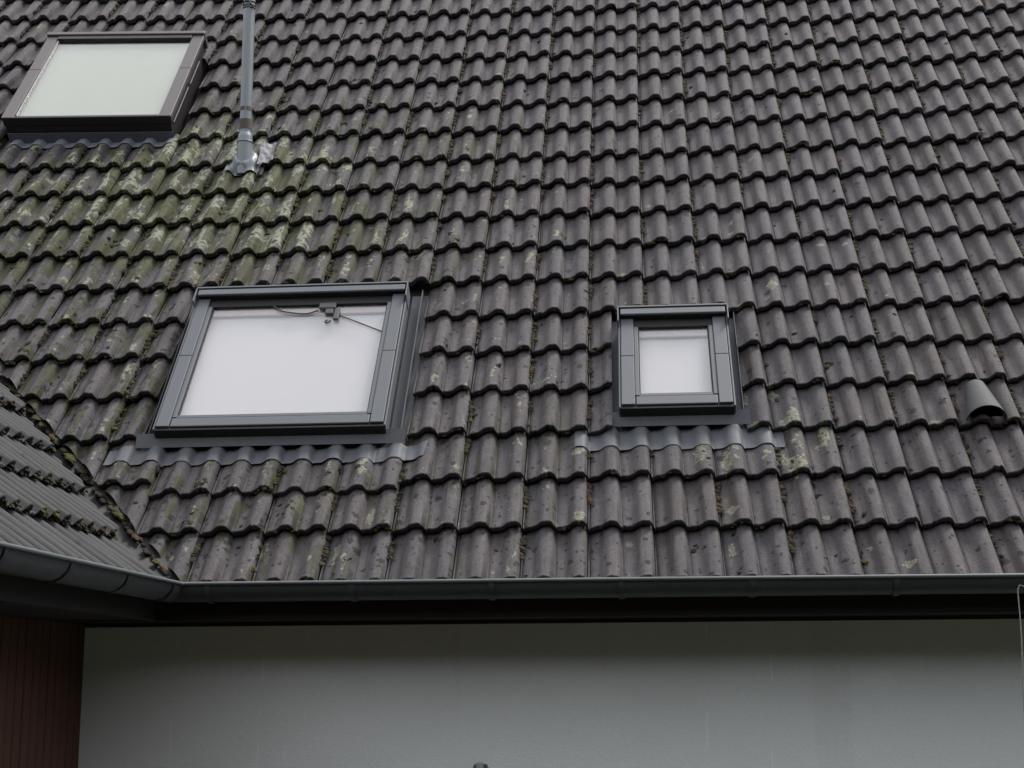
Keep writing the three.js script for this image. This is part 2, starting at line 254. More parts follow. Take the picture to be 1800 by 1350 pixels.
for (let row = 0; row < VR.length - 1; row++) for (const [a0, a1, c] of tileRuns(row)) {
  const b0 = rowBase(row, (a0 + a1) / 2), expo = VR[row + 1] - VR[row]; const mid = (a0 + a1) / 2;
  const ti = mid < -1.0 ? 0 : 1, q = TX[ti];
  const cl = row <= 5 && mid < -1.5 ? (x, y, z) => { const b = (y - Y0) * SP - z * CP; return x - valleyA(b) - 0.012 * Math.sin(b * 19) - 0.008 * Math.sin(b * 53); } : null;
  if (row <= 5 && a1 < valleyA(b0 + 0.4) - 0.1) continue;
  const g = tileGeo(bent, a0, a1, b0, Math.min(expo + 0.085, 0.43), expo, 0.15, row * 131 + c * 17 + 5000, (a, b) => [(a - q.a0) / q.w, (b - TB0) / TBH], cl);
  if (!g) continue;
  // how large it shows, to pick the 300 nearest
  const P = bent.P(mid, b0 + 0.17, 0), v = P.clone().project(camera);
  const inView = Math.abs(v.x) < 1.06 && Math.abs(v.y) < 1.08;
  tiles.push({ g, ti, d: P.distanceTo(camera.position), inView });
  // moss in the joint on the right and under the lower edge
  const left = sstep(0.8, -2.8, mid) * (1 - 0.6 * sstep(3.8, 4.6, b0)), dens = 0.35 + 0.45 * hash(row, c, 33);
  const full = a1 - a0 > 0.28;
  if (full && hash(row, c, 34) < 0.72) { const n = Math.floor(6 + 32 * dens * mossR()), s0 = mossR() * 0.2; for (let i = 0; i < n; i++) { const up = s0 + mossR() * (expo - s0) * (0.5 + 0.5 * dens); if (b0 + up < valleyA(b0) - 9) continue; mossSpots.push([a1 + 0.004 + (mossR() - 0.3) * 0.018, b0 + up, -0.0215 - LIFT * up / expo + (mossR() - 0.5) * 0.004, 0.0048 + 0.0065 * mossR() ** 1.5, mossR(), left]); } }
  const nE = hash(row, c, 35) < 0.25 + 0.5 * left + (row < 3 ? 0.2 : 0) ? Math.floor(2 + 9 * mossR()) : 1, e0 = mossR();
  for (let i = 0; i < nE; i++) { const a = a0 + (a1 - a0) * Math.min(0.98, Math.max(0.02, e0 + (mossR() - 0.5) * 0.5)); mossSpots.push([a, b0 + 0.002 + (mossR() - 0.5) * 0.01, prof(a / 0.15) - 0.008 - 0.016 * mossR(), 0.004 + 0.006 * mossR(), mossR(), left]); }
  const nS = Math.floor((1.6 + 10 * left * left + (row < 6 ? 2 : 0)) * mossR() * (hash(row, c, 36) < 0.5 ? 1.6 : 0.5));
  const pa = mossR(), pb = mossR(); for (let i = 0; i < nS; i++) { const a = a0 + (a1 - a0) * (0.05 + 0.9 * Math.abs((pa + (mossR() - 0.5) * 0.3) % 1)), up = expo * (0.05 + 0.9 * Math.abs((pb + (mossR() - 0.5) * 0.4) % 1)); mossSpots.push([a, b0 + up, prof(a / 0.15) - LIFT * up / expo + 0.001, 0.003 + 0.009 * mossR() ** 2, mossR(), left]); }
}
tiles.sort((p, q) => (q.inView - p.inView) || p.d - q.d);
const fieldG = [[], []];
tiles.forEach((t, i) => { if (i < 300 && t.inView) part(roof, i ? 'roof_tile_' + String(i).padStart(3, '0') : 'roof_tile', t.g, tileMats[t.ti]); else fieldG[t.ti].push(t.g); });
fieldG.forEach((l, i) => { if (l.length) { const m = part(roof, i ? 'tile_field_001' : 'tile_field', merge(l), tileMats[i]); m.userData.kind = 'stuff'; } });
console.log('tiles', tiles.length, 'in view', tiles.filter((t) => t.inView).length, 'moss', mossSpots.length);

// moss cushions: lumpy little blobs, one mesh per colour
const blobBase = (() => { const l = []; for (let k = 0; k < 5; k++) { const g = new THREE.IcosahedronGeometry(1, 1).toNonIndexed(), p = g.attributes.position; for (let i = 0; i < p.count; i++) { const x = p.getX(i), y = p.getY(i), z = p.getZ(i), f = 0.72 + 0.55 * noise(x * 1.7 + k * 9 + 50, y * 1.7 + z * 2.1 + 50); p.setXYZ(i, x * f, y * f, z * f); } g.computeVertexNormals(); l.push(g); } return l; })();
const mossMats = [std(0.020, 0.013, 0.007, 1), std(0.046, 0.026, 0.010, 1), std(0.040, 0.042, 0.010, 1), std(0.010, 0.009, 0.007, 1)];
function mossMesh(owner, F, list, pick) {
  const lists = mossMats.map(() => []);
  for (const s of list) lists[pick(s)].push(s);
  lists.forEach((l, mi) => {
    if (!l.length) return; const gs = [];
    l.forEach((s, i) => { const g = blobBase[i % 5].clone(); const o = F.P(s[0], s[1], s[2]); const ea = F.P(s[0] + 1e-3, s[1], s[2]).sub(o).normalize(), eb = F.P(s[0], s[1] + 1e-3, s[2]).sub(o).normalize(), eh = ea.clone().cross(eb).normalize(); const R = s[3] * 1.25; const th = s[4] * 6.28, c = Math.cos(th), sn = Math.sin(th); const M = new THREE.Matrix4().makeBasis(ea.clone().multiplyScalar(c).addScaledVector(eb, sn).multiplyScalar(R), eb.clone().multiplyScalar(c).addScaledVector(ea, -sn).multiplyScalar(R * (1.1 + 0.6 * s[4])), eh.clone().multiplyScalar(R * 0.62)); M.setPosition(o); g.applyMatrix4(M); g.deleteAttribute('uv'); gs.push(g); });
    const m = part(owner, mi ? 'moss_cushions_' + String(mi).padStart(3, '0') : 'moss_cushions', mergeGeometries(gs), mossMats[mi]); m.userData.kind = 'stuff';
  });
}
const keepMoss = mossSpots.filter(([a, b, h]) => { const P = bent.P(a, b, h), bb = (P.y - Y0) * SP - P.z * CP; if (bb < 1.9 && P.x < valleyA(bb) + 0.02) return false; if (bb > 0.66 && bb < 2 && P.x > -2.5 && P.x < -1.2 || bb > 0.66 && bb < 0.85 && P.x > -2.7 && P.x < -1.04 || bb > 0.71 && bb < 0.93 && P.x > -0.33 && P.x < 0.70) return false; const v = P.project(camera); return Math.abs(v.x) < 1.05 && Math.abs(v.y) < 1.05; });
mossMesh(roof, bent, keepMoss, (s) => s[5] > 0.45 ? (s[4] < 0.35 ? 0 : s[4] < 0.5 ? 1 : s[4] < 0.75 ? 2 : 3) : (s[4] < 0.45 ? 0 : s[4] < 0.68 ? 1 : s[4] < 0.76 ? 2 : 3));

// ---------------------------------------------------------------- wing roof at the left
const WWAVE = 0.13, WROWS = [-0.015, 0.32, 0.66, 1.02, 1.38, 1.72, 2.06, 2.40];
const wingTex = dataTex(1024, 1024, (x, y, o) => {
  const z = x * 5, s = y * 2.8; let row = 0; while (row < WROWS.length - 1 && s >= WROWS[row + 1]) row++;
  const col = Math.floor(z / 0.26), tone = 0.92 + 0.16 * hash(row, col, 61), L = 0.034 * tone * (0.72 + 0.22 * noise(z * 230, s * 230) + 0.34 * fbm(z * 130, s * 6 + row * 9, 3) + 0.12 * fbm(z * 20, s * 20, 2));
  const w = sstep(0.55, 0.8, fbm(z * 70, s * 4 + row * 3, 3)) * 0.3 - 0.35 * sstep(0.52, 0.75, fbm(z * 95 + 7, s * 3 + row * 5, 2)); o[0] = L * 0.985 + w * 0.03; o[1] = L * 0.985 + w * 0.03; o[2] = L * 1.06 + w * 0.031;
  const sp = hash(Math.floor(z / 0.02), Math.floor(s / 0.02), 3) < 0.012 ? 0.7 : 0; for (let k = 0; k < 3; k++) o[k] = lerp(o[k], 0.012, sp);
  const mo = sstep(0.66, 0.72, fbm(z * 14 + 3, s * 9, 4)) * 0.6 * sstep(0.12, 0.0, Math.abs(s - WROWS[row] - 0.02)); o[0] = lerp(o[0], 0.045, mo); o[1] = lerp(o[1], 0.042, mo); o[2] = lerp(o[2], 0.02, mo);
});
const wingMat = new THREE.MeshStandardMaterial({ map: wingTex, roughness: 0.8, bumpMap: grain(5 / 0.45, 2.8 / 0.45), bumpScale: 0.001, side: THREE.DoubleSide });
const wroof = thing('wing_roof', 'shallower grey tiled roof of the side wing rising to the left beyond the valley', 'roof', [WX, WY - 0.1, 0.9]);
const wingZ = (s) => 0.41 - 0.72 * s;                               // edge of the wing tiles along the valley
const wMoss = []; const wr = rng(909);
for (let row = 0, n = 0; row < WROWS.length - 1; row++) for (let c = -16; c <= 5; c++) {
  const a0 = c * 0.26 + 0.032, a1 = a0 + 0.256, b0 = WROWS[row]; // a = -z
  const zc = -(a0 + a1) / 2; if (zc > 3.4 || zc < wingZ(b0 + 0.35) - 0.25) continue;
  const g = tileGeo(wing, a0, a1, b0, WROWS[row + 1] - b0 + 0.07, WROWS[row + 1] - b0, WWAVE, row * 77 + c + 900, (a, b) => [-a / 5, b / 2.8], (x, y, z) => z - wingZ((y - WY) * SB - (x - WX) * CB) - 0.01 * Math.sin(y * 60), PROFW);
  if (!g) continue;
  part(wroof, n ? 'roof_tile_' + String(n).padStart(3, '0') : 'roof_tile', g, wingMat); n++;
  for (let k = 0; k < 2; k++) { const ac = Math.round((a0 + 0.06 + k * 0.13) / WWAVE) * WWAVE; if (-ac < wingZ(b0) + 0.03) continue; const m = row === 0 ? (wr() < 0.25 ? 4 : 0) : wr() < 0.12 ? 2 : Math.floor(8 + 16 * wr() * wr()); for (let i = 0; i < m; i++) wMoss.push([ac + (wr() - 0.5) * 0.052, b0 + 0.004 + (wr() - 0.7) * 0.028, -0.012 - 0.034 * wr(), 0.0045 + 0.0065 * wr(), wr(), 1]); }
}
mossMesh(wroof, wing, wMoss, (s) => s[4] < 0.5 ? 3 : s[4] < 0.8 ? 0 : s[4] < 0.9 ? 1 : 2);
part(wroof, 'roof_deck', gridGeo(wing, 1, 8, (s, t) => { const b = lerp(0.0, 2.5, t); return [lerp(-3.4, -wingZ(b) + 0.02, s), b, -0.105]; }), deckMat);
// sheet-metal valley between the two roofs
{
  const E = (b) => main.P(valleyA(b) + 0.14, b, -0.095), Wd = (s) => wing.P(-(wingZ(s) + 0.16), s, -0.09);
  const n = 14, pos = [], idx = [];
  for (let i = 0; i <= n; i++) { const s = lerp(-0.02, 2.2, i / n), y = WY + s * SB, b = (y - Y0) / SP; const e = E(b), w = Wd(s), m = main.P(valleyA(b) - 0.05 * (1 - i / n), b, -0.125).lerp(wing.P(-(wingZ(s) - 0.10 * (1 - i / n)), s, -0.125), 0.5); for (const p of [e, m, w]) pos.push(p.x, p.y, p.z); }
  for (let i = 0; i < n; i++) for (let k = 0; k < 2; k++) { const p = i * 3 + k; idx.push(p, p + 3, p + 1, p + 1, p + 3, p + 4); }
  const g = new THREE.BufferGeometry(); g.setAttribute('position', new THREE.Float32BufferAttribute(pos, 3)); g.setIndex(idx); g.computeVertexNormals();
  const v = thing('valley_flashing', 'dark sheet-metal valley between the large roof and the side wing', 'valley flashing', [WX, WY - 0.1, 0.1]);
  part(v, 'valley_sheet', g, std(0.018, 0.018, 0.019, 0.7));
  const vm = [], r = rng(31); for (let i = 0; i < 260; i++) { const s = 0.05 + 1.7 * r(), k = r(); vm.push([s, k, r(), r()]); }
  const F = { P: (s, k, h) => { const y = WY + s * SB, b = (y - Y0) / SP; return main.P(valleyA(b), b, -0.05).lerp(wing.P(-wingZ(s), s, -0.05), k).add(new THREE.Vector3(0, h, 0)); } };
  mossMesh(v, F, vm.map(([s, k, u, w]) => [s, k < 0.5 ? k * 0.35 : 1 - (1 - k) * 0.3, -0.035 + 0.02 * u, 0.006 + 0.011 * w, u, 1]), (s) => s[4] < 0.4 ? 3 : s[4] < 0.7 ? 0 : s[4] < 0.85 ? 1 : 2);
}

// ---------------------------------------------------------------- metal, glass
const scuff = (r, g, b, amt) => dataTex(256, 256, (x, y, o) => { const k = 1 - amt / 2 + amt * (0.5 * fbm(x * 16, y * 16, 4) + 0.5 * noise(x * 128, y * 128)); o[0] = r * k; o[1] = g * k; o[2] = b * k; });
const metal = (r, g, b, rough, met, amt = 0.35) => new THREE.MeshStandardMaterial({ map: scuff(r, g, b, amt), roughness: rough, metalness: met, side: THREE.DoubleSide });
const frameGrey = metal(0.092, 0.101, 0.113, 0.6, 0.0, 0.25), flashGrey = metal(0.082, 0.089, 0.100, 0.68, 0.0, 0.25), sealAndShadeBlack = std(0.012, 0.012, 0.013, 0.7), darkMetal = metal(0.024, 0.026, 0.03, 0.5, 0.1, 0.2);
const oldBrown = metal(0.096, 0.085, 0.083, 0.5, 0.1, 0.25), oldDark = metal(0.018, 0.015, 0.018, 0.45, 0.1, 0.4), lead = metal(0.125, 0.135, 0.16, 0.5, 0.2, 0.6);
const glass = new THREE.MeshPhysicalMaterial({ color: 0xffffff, roughness: 0.03, transmission: 1, thickness: 0, ior: 1.55, side: THREE.DoubleSide });
const blindW = std(0.40, 0.40, 0.415, 0.9), blindG = std(0.235, 0.268, 0.205, 0.9), blindPink = std(0.34, 0.29, 0.305, 0.9);

function apron(F, owner, aL, aR, bT, bB, mat, hFn, slantR = 0) {
  const n = Math.round((aR - aL) / 0.0075);
  const f = (s, t, off) => { const b = lerp(bB, bT, t), a = lerp(aL, aR - slantR * (1 - t), s); const w = hFn(a, b); const cl = w - prof(a / 0.15); return [a, b, 0.85 * prof(a / 0.15) + cl + 0.006 + 0.004 * (1 - t) * noise(a * 9 + 60, 3) + off]; };
  const top = gridGeo(F, n, 10, (s, t) => f(s, t, 0)), bot = gridGeo(F, n, 10, (s, t) => f(s, t, -0.003), true), front = gridGeo(F, n, 1, (s, t) => f(s, 0, t ? 0 : -0.003));
  return part(owner, 'flashing_apron', merge([top, bot, front]), mat);
}
const tileTop = (a, b) => { let best = -1; for (const base of [rowBase(2, a)]) best = prof(a / 0.15) - LIFT * (b - base) / 0.33; return best; };

function newWindow(name, label, q) {
  const { a0, a1, b0, b1 } = q, o = main.P((a0 + a1) / 2, b0, -0.05);
  const t = thing(name, label, 'roof window', [o.x, o.y, o.z], 'roof windows');
  const F = main, ga0 = a0 + 0.099, ga1 = a1 - 0.099, gb0 = b0 + 0.112, gb1 = b1 - 0.125, bm = (b0 + b1) / 2 + 0.01;
  const sideL = [[a0 + 0.009, a0 + 0.076], [a1 - 0.076, a1 - 0.009]];
  // outer frame carcass
  part(t, 'frame', merge([box(F, a0, a0 + 0.085, b0 + 0.012, b1, -0.11, 0.034), box(F, a1 - 0.085, a1, b0 + 0.012, b1, -0.11, 0.034), box(F, a0 + 0.085, a1 - 0.085, b0 + 0.012, b0 + 0.075, -0.11, 0.03), box(F, a0 + 0.085, a1 - 0.085, b1 - 0.06, b1, -0.11, 0.03)]), darkMetal);
  sideL.forEach(([x0, x1]) => { part(t, 'side_cover', box(F, x0, x1, b0 + 0.016, bm - 0.0015, 0.035, 0.050, 0.004), frameGrey); part(t, 'side_cover', box(F, x0, x1, bm + 0.0015, b1 - 0.063, 0.035, 0.049, 0.004), frameGrey); });
  part(t, 'edge_profile', box(F, a0 - 0.004, a0 + 0.0055, b0 + 0.0, b1 - 0.02, -0.04, 0.043, 0.003), frameGrey); part(t, 'edge_profile', box(F, a1 - 0.0055, a1 + 0.004, b0 + 0.0, b1 - 0.02, -0.04, 0.043, 0.003), frameGrey);
  const sash = part(t, 'sash', merge([box(F, ga0 - 0.022, ga0, gb0 - 0.022, gb1, 0.0, 0.042), box(F, ga1, ga1 + 0.022, gb0 - 0.022, gb1, 0.0, 0.042), box(F, ga0, ga1, gb0 - 0.022, gb0, 0.0, 0.036)]), frameGrey);
  part(t, 'sash_seal', box(F, ga0 - 0.030, ga1 + 0.030, gb0 - 0.032, gb0 - 0.0225, 0.0, 0.030, 0.001), sealAndShadeBlack);
  part(sash, 'glazing_seal', box(F, ga0 - 0.0005, ga0 + 0.006, gb0, gb1, 0.018, 0.031, 0.001), sealAndShadeBlack); part(sash, 'glazing_seal', box(F, ga1 - 0.006, ga1 + 0.0005, gb0, gb1, 0.018, 0.031, 0.001), sealAndShadeBlack);
  part(t, 'bottom_cover', box(F, a0 + 0.081, a1 - 0.081, b0 + 0.016, gb0 - 0.0325, 0.03, 0.047, 0.006), frameGrey);
  part(t, 'front_rail', box(F, a0 + 0.003, a1 - 0.003, b0 - 0.004, b0 + 0.011, -0.024, 0.038, 0.003), sealAndShadeBlack);  // black colour paints the shade on the frame's downward front
  const hood = part(t, 'hood', box(F, a0 + 0.007, a1 - 0.007, b1 - 0.066, b1 - 0.018, 0.066, 0.082, 0.006, 3), frameGrey); part(hood, 'hood_core', box(F, a0 + 0.012, a1 - 0.012, b1 - 0.060, b1 - 0.012, -0.02, 0.0655, 0.002), sealAndShadeBlack);  // core coloured black for the shade under the hood lip
  part(t, 'head_rail', box(F, ga0 - 0.022, ga1 + 0.022, gb1 + 0.001, b1 - 0.061, -0.02, 0.037, 0.004), sealAndShadeBlack);  // rail painted black as the shadow between hood and glass
  part(t, 'top_strip', box(F, a0 - 0.006, a1 + 0.006, b1 - 0.010, b1 + 0.003, 0.0, 0.085, 0.002), frameGrey);
  for (const x of [a0 - 0.008, a1 + 0.001]) part(t, 'hood_clip', box(F, x, x + 0.007, b1 - 0.125, b1 - 0.012, -0.02, 0.087, 0.002), frameGrey);
  part(t, 'pane', box(F, ga0 - 0.01, ga1 + 0.01, gb0 - 0.01, gb1 + 0.01, 0.0215, 0.0255, 0.001, 1), glass);
  part(t, 'blind', gridGeo(F, 24, 1, (s, u) => [lerp(ga0 - 0.01, ga1 + 0.01, s), lerp(gb0 - 0.01, gb1 + 0.01, u), -0.012 + 0.0012 * Math.sin(s * 9)]), q.blind, q.blindLabel);
  part(t, 'blind_rail', box(F, ga0, ga1, gb1 - 0.045, gb1 + 0.01, -0.009, 0.008, 0.006), q.rail);
  // channels and apron
  for (const sgn of [-1, 1]) { const e = sgn < 0 ? a0 : a1, w = q.chan; part(t, 'side_flashing', merge([box(F, ...(sgn < 0 ? [e - w, e] : [e, e + w]), b0 + 0.0, b1 + 0.10, -0.10, -0.096, 0.001, 1), box(F, ...(sgn < 0 ? [e - w * 0.62 - 0.004, e - w * 0.62] : [e + w * 0.62, e + w * 0.62 + 0.004]), b0 + 0.0, b1 + 0.10, -0.096, -0.05, 0.001, 1)]), flashGrey); }
  part(t, 'flashing_tray', gridGeo(F, 1, 4, (s, u) => [lerp(a0 - q.chan, a1 + q.chan, s), lerp(b0 - 0.048, b0 + 0.02, u), lerp(-LIFT * (b0 - 0.048 - q.base) / 0.33 + 0.010, -0.004, u)]), flashGrey);
  const [al, ab] = unwarp(q.ap[0], q.ap[2]), [ar] = unwarp(q.ap[1], q.ap[2]), [, at] = unwarp(a0, b0 - 0.038); apron(bent, t, al, ar, at, ab, flashGrey, tileTop, q.slant ?? 0);
  return { t, ga0, ga1, gb0, gb1, F };
}
const w2 = newWindow('roof_window', 'largest roof window, grey frame, white blind, added dark shapes and lines at its top', { a0: -2.437, a1: -1.263, b0: 0.835, b1: 1.965, base: 0.447, chan: 0.098, ap: [-2.675, -1.05, 0.675], slant: 0.012, blind: blindW, rail: blindPink });
{ // dark blocks and thin lines added on the outer face of the pane
  const F = main, H = 0.031, pt = (a, b) => F.P(a, b, H);
  const m = part(w2.t, 'added_dark_shape', merge([box(F, -1.74, -1.645, 1.80, 1.85, 0.0262, 0.044, 0.008), box(F, -1.70, -1.655, 1.755, 1.80, 0.0262, 0.040, 0.01), box(F, -1.648, -1.618, 1.70, 1.80, 0.0262, 0.044, 0.008)]), std(0.07, 0.07, 0.075, 0.7));
  part(m, 'added_loop', tube([pt(-1.66, 1.70), pt(-1.675, 1.683), pt(-1.69, 1.69), pt(-1.68, 1.705)], 0.005, 12, 6), std(0.06, 0.06, 0.065, 0.6));
  part(w2.t, 'added_line', tube([pt(-2.0, 1.845), pt(-1.95, 1.80), pt(-1.87, 1.775), pt(-1.80, 1.768), pt(-1.74, 1.795)], 0.0045, 24, 6), std(0.07, 0.065, 0.07, 0.7));
  part(w2.t, 'added_line', tube([pt(-1.62, 1.745), pt(-1.55, 1.705), pt(-1.46, 1.65), pt(-1.36, 1.59)], 0.004, 24, 6), std(0.07, 0.065, 0.07, 0.7));
}
newWindow('roof_window', 'smallest roof window, nearly square pane in a wide grey frame, left of the tile vent', { a0: -0.103, a1: 0.461, b0: 0.925, b1: 1.688, base: 0.516, chan: 0.075, ap: [-0.325, 0.69, 0.722], blind: blindW, rail: std(0.34, 0.34, 0.35, 0.9) });

// the older brown window stands on a tall kerb
{
  const [la, lb] = unwarp(-4.178, 3.862), [ra, rb] = unwarp(-3.012, 3.832), [ta, tb] = unwarp(-3.037, 4.962);
  const a0 = la, a1 = ra, b0 = (lb + rb) / 2, b1 = tb, F = bent, o = F.P((a0 + a1) / 2, b0, -0.05);
  const t = thing('roof_window', 'older brown roof window on a tall dark kerb, left of the vent pipe', 'roof window', [o.x, o.y, o.z], 'roof windows');
  const B = (...x) => { const g = box(F, ...x); return g; };
  part(t, 'kerb', merge([B(a0 + 0.015, a0 + 0.06, b0 + 0.008, b1 - 0.01, -0.11, 0.087), B(a1 - 0.06, a1 - 0.015, b0 + 0.008, b1 - 0.01, -0.11, 0.087), B(a0 + 0.06, a1 - 0.06, b0 + 0.008, b0 + 0.05, -0.11, 0.09), B(a0 + 0.06, a1 - 0.06, b1 - 0.06, b1 - 0.01, -0.11, 0.087)]), oldDark);
  const bm = lerp(b0, b1, 0.56);
  for (const [x0, x1] of [[a0, a0 + 0.082], [a1 - 0.082, a1]]) { part(t, 'side_cover', B(x0, x1, b0, bm - 0.002, 0.088, 0.120, 0.004), oldBrown); part(t, 'side_cover', B(x0, x1, bm + 0.002, b1 - 0.03, 0.088, 0.119, 0.004), oldBrown); }
  part(t, 'side_trim', B(a1 - 0.012, a1 - 0.004, b0 + 0.05, b0 + (b1 - b0) * 0.45, 0.035, 0.042, 0.002, 1), lead); part(t, 'side_trim', B(a1 - 0.012, a1 - 0.004, b0 + (b1 - b0) * 0.5, b1 - 0.25, 0.03, 0.037, 0.002, 1), lead);
  part(t, 'top_cover', B(a0 - 0.004, a1 + 0.004, b1 - 0.028, b1 + 0.010, 0.01, 0.137, 0.006), oldBrown);
  part(t, 'head_rail', B(a0 + 0.084, a1 - 0.084, b1 - 0.075, b1 - 0.0285, 0.045, 0.127, 0.004), oldDark);
  part(t, 'front_rail', merge([B(a0 + 0.004, a1 - 0.004, b0 - 0.004, b0 + 0.022, 0.055, 0.118, 0.006), B(a0 + 0.012, a1 - 0.012, b0 - 0.001, b0 + 0.007, -0.01, 0.0545, 0.004)]), oldDark);
  part(t, 'glazing_bead', B(a0 + 0.086, a0 + 0.098, b0 + 0.03, b1 - 0.08, 0.088, 0.117, 0.004), metal(0.2, 0.19, 0.2, 0.5, 0.2, 0.2), 'bright metal glazing bead');
  part(t, 'pane', B(a0 + 0.07, a1 - 0.07, b0 + 0.02, b1 - 0.06, 0.101, 0.105, 0.001, 1), glass);
  part(t, 'blind', gridGeo(F, 8, 4, (s, u) => [lerp(a0 + 0.065, a1 - 0.065, s), lerp(b0 + 0.015, b1 - 0.05, u), 0.079]), blindG);
  const hf = (a, b) => prof(a / 0.15) - LIFT * (b - VR[11]) / 0.34; apron(F, t, a0 + 0.01, a1 - 0.005, b0 + 0.005, b0 - 0.085, metal(0.18, 0.195, 0.225, 0.6, 0.1, 0.6), hf);
  part(t, 'flashing_upstand', B(a0 + 0.012, a1 - 0.010, b0 - 0.010, b0 - 0.006, -0.075, 0.004, 0.001, 1), lead);
}

// ---------------------------------------------------------------- gutters
const zinc = metal(0.054, 0.061, 0.066, 0.5, 0.25, 0.5), zincLight = metal(0.12, 0.136, 0.142, 0.45, 0.25, 0.4), fasciaMat = std(0.014, 0.010, 0.009, 0.8);
const GR = 0.077, GY = 2.766, GZ = 0.13, GXc = -2.117; // half-round: rim height, centre line of the two gutters
function gutterGeo(P, l0, l1, r0, r1, f0 = 0, f1 = Math.PI) { // P(l, x, y): x across (+ = outwards), y up
  const n = 18, g1 = [], prof2 = (r) => (s) => { const th = lerp(f0, f1, s); return [-Math.cos(th) * r, -Math.sin(th) * r]; };
  for (const [r, fl] of [[r1, false], [r0, true]]) { const f = prof2(r); g1.push(gridGeo({ P: (a, b, h) => P(a, b, h) }, n, 6, (s, t) => { const [x, y] = f(s); return [lerp(l0(x), l1(x), t), x, y]; }, fl)); }
  return merge(g1);
}
const PM = (l, x, y) => new THREE.Vector3(l, GY + y, GZ + x), PW = (l, x, y) => new THREE.Vector3(GXc + x, GY + y, l);
// mitre: where x = GXc + d, z = GZ + d
const gm = thing('rain_gutter', 'half-round zinc rain gutter along the eave above the pale wall', 'gutter', [-0.3, GY - GR, GZ]);
part(gm, 'trough', gutterGeo(PM, (x) => GXc + x, () => 3.6, GR - 0.002, GR), zinc);
part(gm, 'bead', tube([PM(GXc + GR + 0.004, GR + 0.004, 0), PM(0, GR + 0.004, -0.0025), PM(3.6, GR + 0.004, -0.010)], 0.0085, 40, 8), zincLight);
for (const x of [-1.925, -1.28, -0.667, -0.103, 0.456, 1.065, 1.66, 2.26]) part(gm, 'bracket', merge([gutterGeo(PM, () => x - 0.013, () => x + 0.013, GR + 0.001, GR + 0.006, 0.0, Math.PI - 0.12), box(world, x - 0.013, x + 0.013, GY - 0.004, GY + 0.02, GZ - GR - 0.012, GZ - GR - 0.001)]), zinc);
const gw = thing('rain_gutter', 'half-round zinc gutter along the side wing, running towards the viewer above brown boards', 'gutter', [GXc, GY - GR, 1.5]);
part(gw, 'trough', gutterGeo(PW, (x) => GZ + x, () => 3.4, GR - 0.002, GR), zinc);
part(gw, 'bead', tube([PW(GZ + GR + 0.004, GR + 0.004, 0), PW(1.5, GR + 0.004, 0.0), PW(3.4, GR + 0.004, 0.0)], 0.0085, 40, 8), zincLight);
for (const z of [0.32, 0.90, 1.50, 2.06, 2.66]) { part(gw, 'bracket', merge([gutterGeo(PW, () => z - 0.013, () => z + 0.013, GR + 0.001, GR + 0.0065, 0.0, Math.PI - 0.12), box(world, GXc - GR - 0.012, GXc - GR - 0.001, GY - 0.004, GY + 0.02, z - 0.013, z + 0.013)]), darkMetal); }

// ---------------------------------------------------------------- eaves, walls
const WALLZ = -0.35, WALLX = -2.682, SOFF = 2.619;
const ev = thing('eaves_boarding', 'dark stained fascia and soffit boards under the gutter of the large roof', 'eaves boards', [-0.3, SOFF, 0]);
part(ev, 'fascia_board', box(world, -2.9, 3.6, SOFF - 0.006, 2.775, 0.018, 0.04, 0.003), fasciaMat);
for (let i = 0; i < 3; i++) part(ev, i ? 'soffit_board_00' + i : 'soffit_board', box(world, -3.0, 3.6, SOFF, SOFF + 0.02, WALLZ - 0.02 + i * 0.124, WALLZ - 0.02 + i * 0.124 + 0.121, 0.003), fasciaMat);
part(ev, 'wall_trim', box(world, WALLX + 0.002, 3.6, SOFF - 0.018, SOFF - 0.0005, WALLZ + 0.001, WALLZ + 0.02, 0.002), fasciaMat);
const ew = thing('eaves_boarding', 'dark fascia and soffit boards under the gutter of the side wing', 'eaves boards', [-2.3, SOFF, 1.5]);
part(ew, 'fascia_board', box(world, GXc - GR - 0.04, GXc - GR - 0.014, SOFF - 0.006, 2.775, 0.045, 3.4, 0.003), fasciaMat);
for (let i = 0; i < 4; i++) part(ew, i ? 'soffit_board_00' + i : 'soffit_board', box(world, WALLX - 0.02 + i * 0.118, WALLX - 0.02 + i * 0.118 + 0.115, SOFF - 0.001, SOFF + 0.019, 0.046, 3.4, 0.003), fasciaMat);

part(ev, 'soffit_back', box(world, -5.6, 3.6, SOFF + 0.001, SOFF + 0.03, -4.0, WALLZ - 0.0205, 0.003), fasciaMat);
part(ew, 'soffit_back', box(world, -5.6, WALLX - 0.0205, SOFF + 0.001, SOFF + 0.03, WALLZ - 0.02, 3.4, 0.003), fasciaMat);
const wallTex = dataTex(1024, 1024, (x, y, o) => {
  const X = x * 6.4, Y = y * 2.7; let L = 0.85 * (0.93 + 0.06 * noise(X * 210, Y * 210) + 0.06 * fbm(X * 3, Y * 3, 3));
  const st = sstep(0.72, 0.8, fbm(X * 9 + 4, Y * 0.35 + 1, 2)) * 0.05 * (0.6 + 0.4 * noise(X * 60, Y * 12)); L *= 1 - st;
  const fi = Math.floor(X / 0.11), fx = (fi + 0.2 + 0.6 * hash(fi, 0, 71)) * 0.11 + 0.004 * (noise(Y * 9, fi) - 0.5) + 0.03 * (Y - 2.4); if (hash(fi, 1, 72) < 0.16 && Math.abs(X - fx) < 0.0022 && noise(Y * 5, fi * 3) > 0.45) L *= 1.12;
  o[0] = L * 0.95; o[1] = L * 1.0; o[2] = L * 1.0;
});
const wallMat = new THREE.MeshStandardMaterial({ map: wallTex, roughness: 0.95, bumpMap: (() => { const t = grainTex.clone(); t.repeat.set(11, 4.6); t.needsUpdate = true; return t; })(), bumpScale: 0.002 });
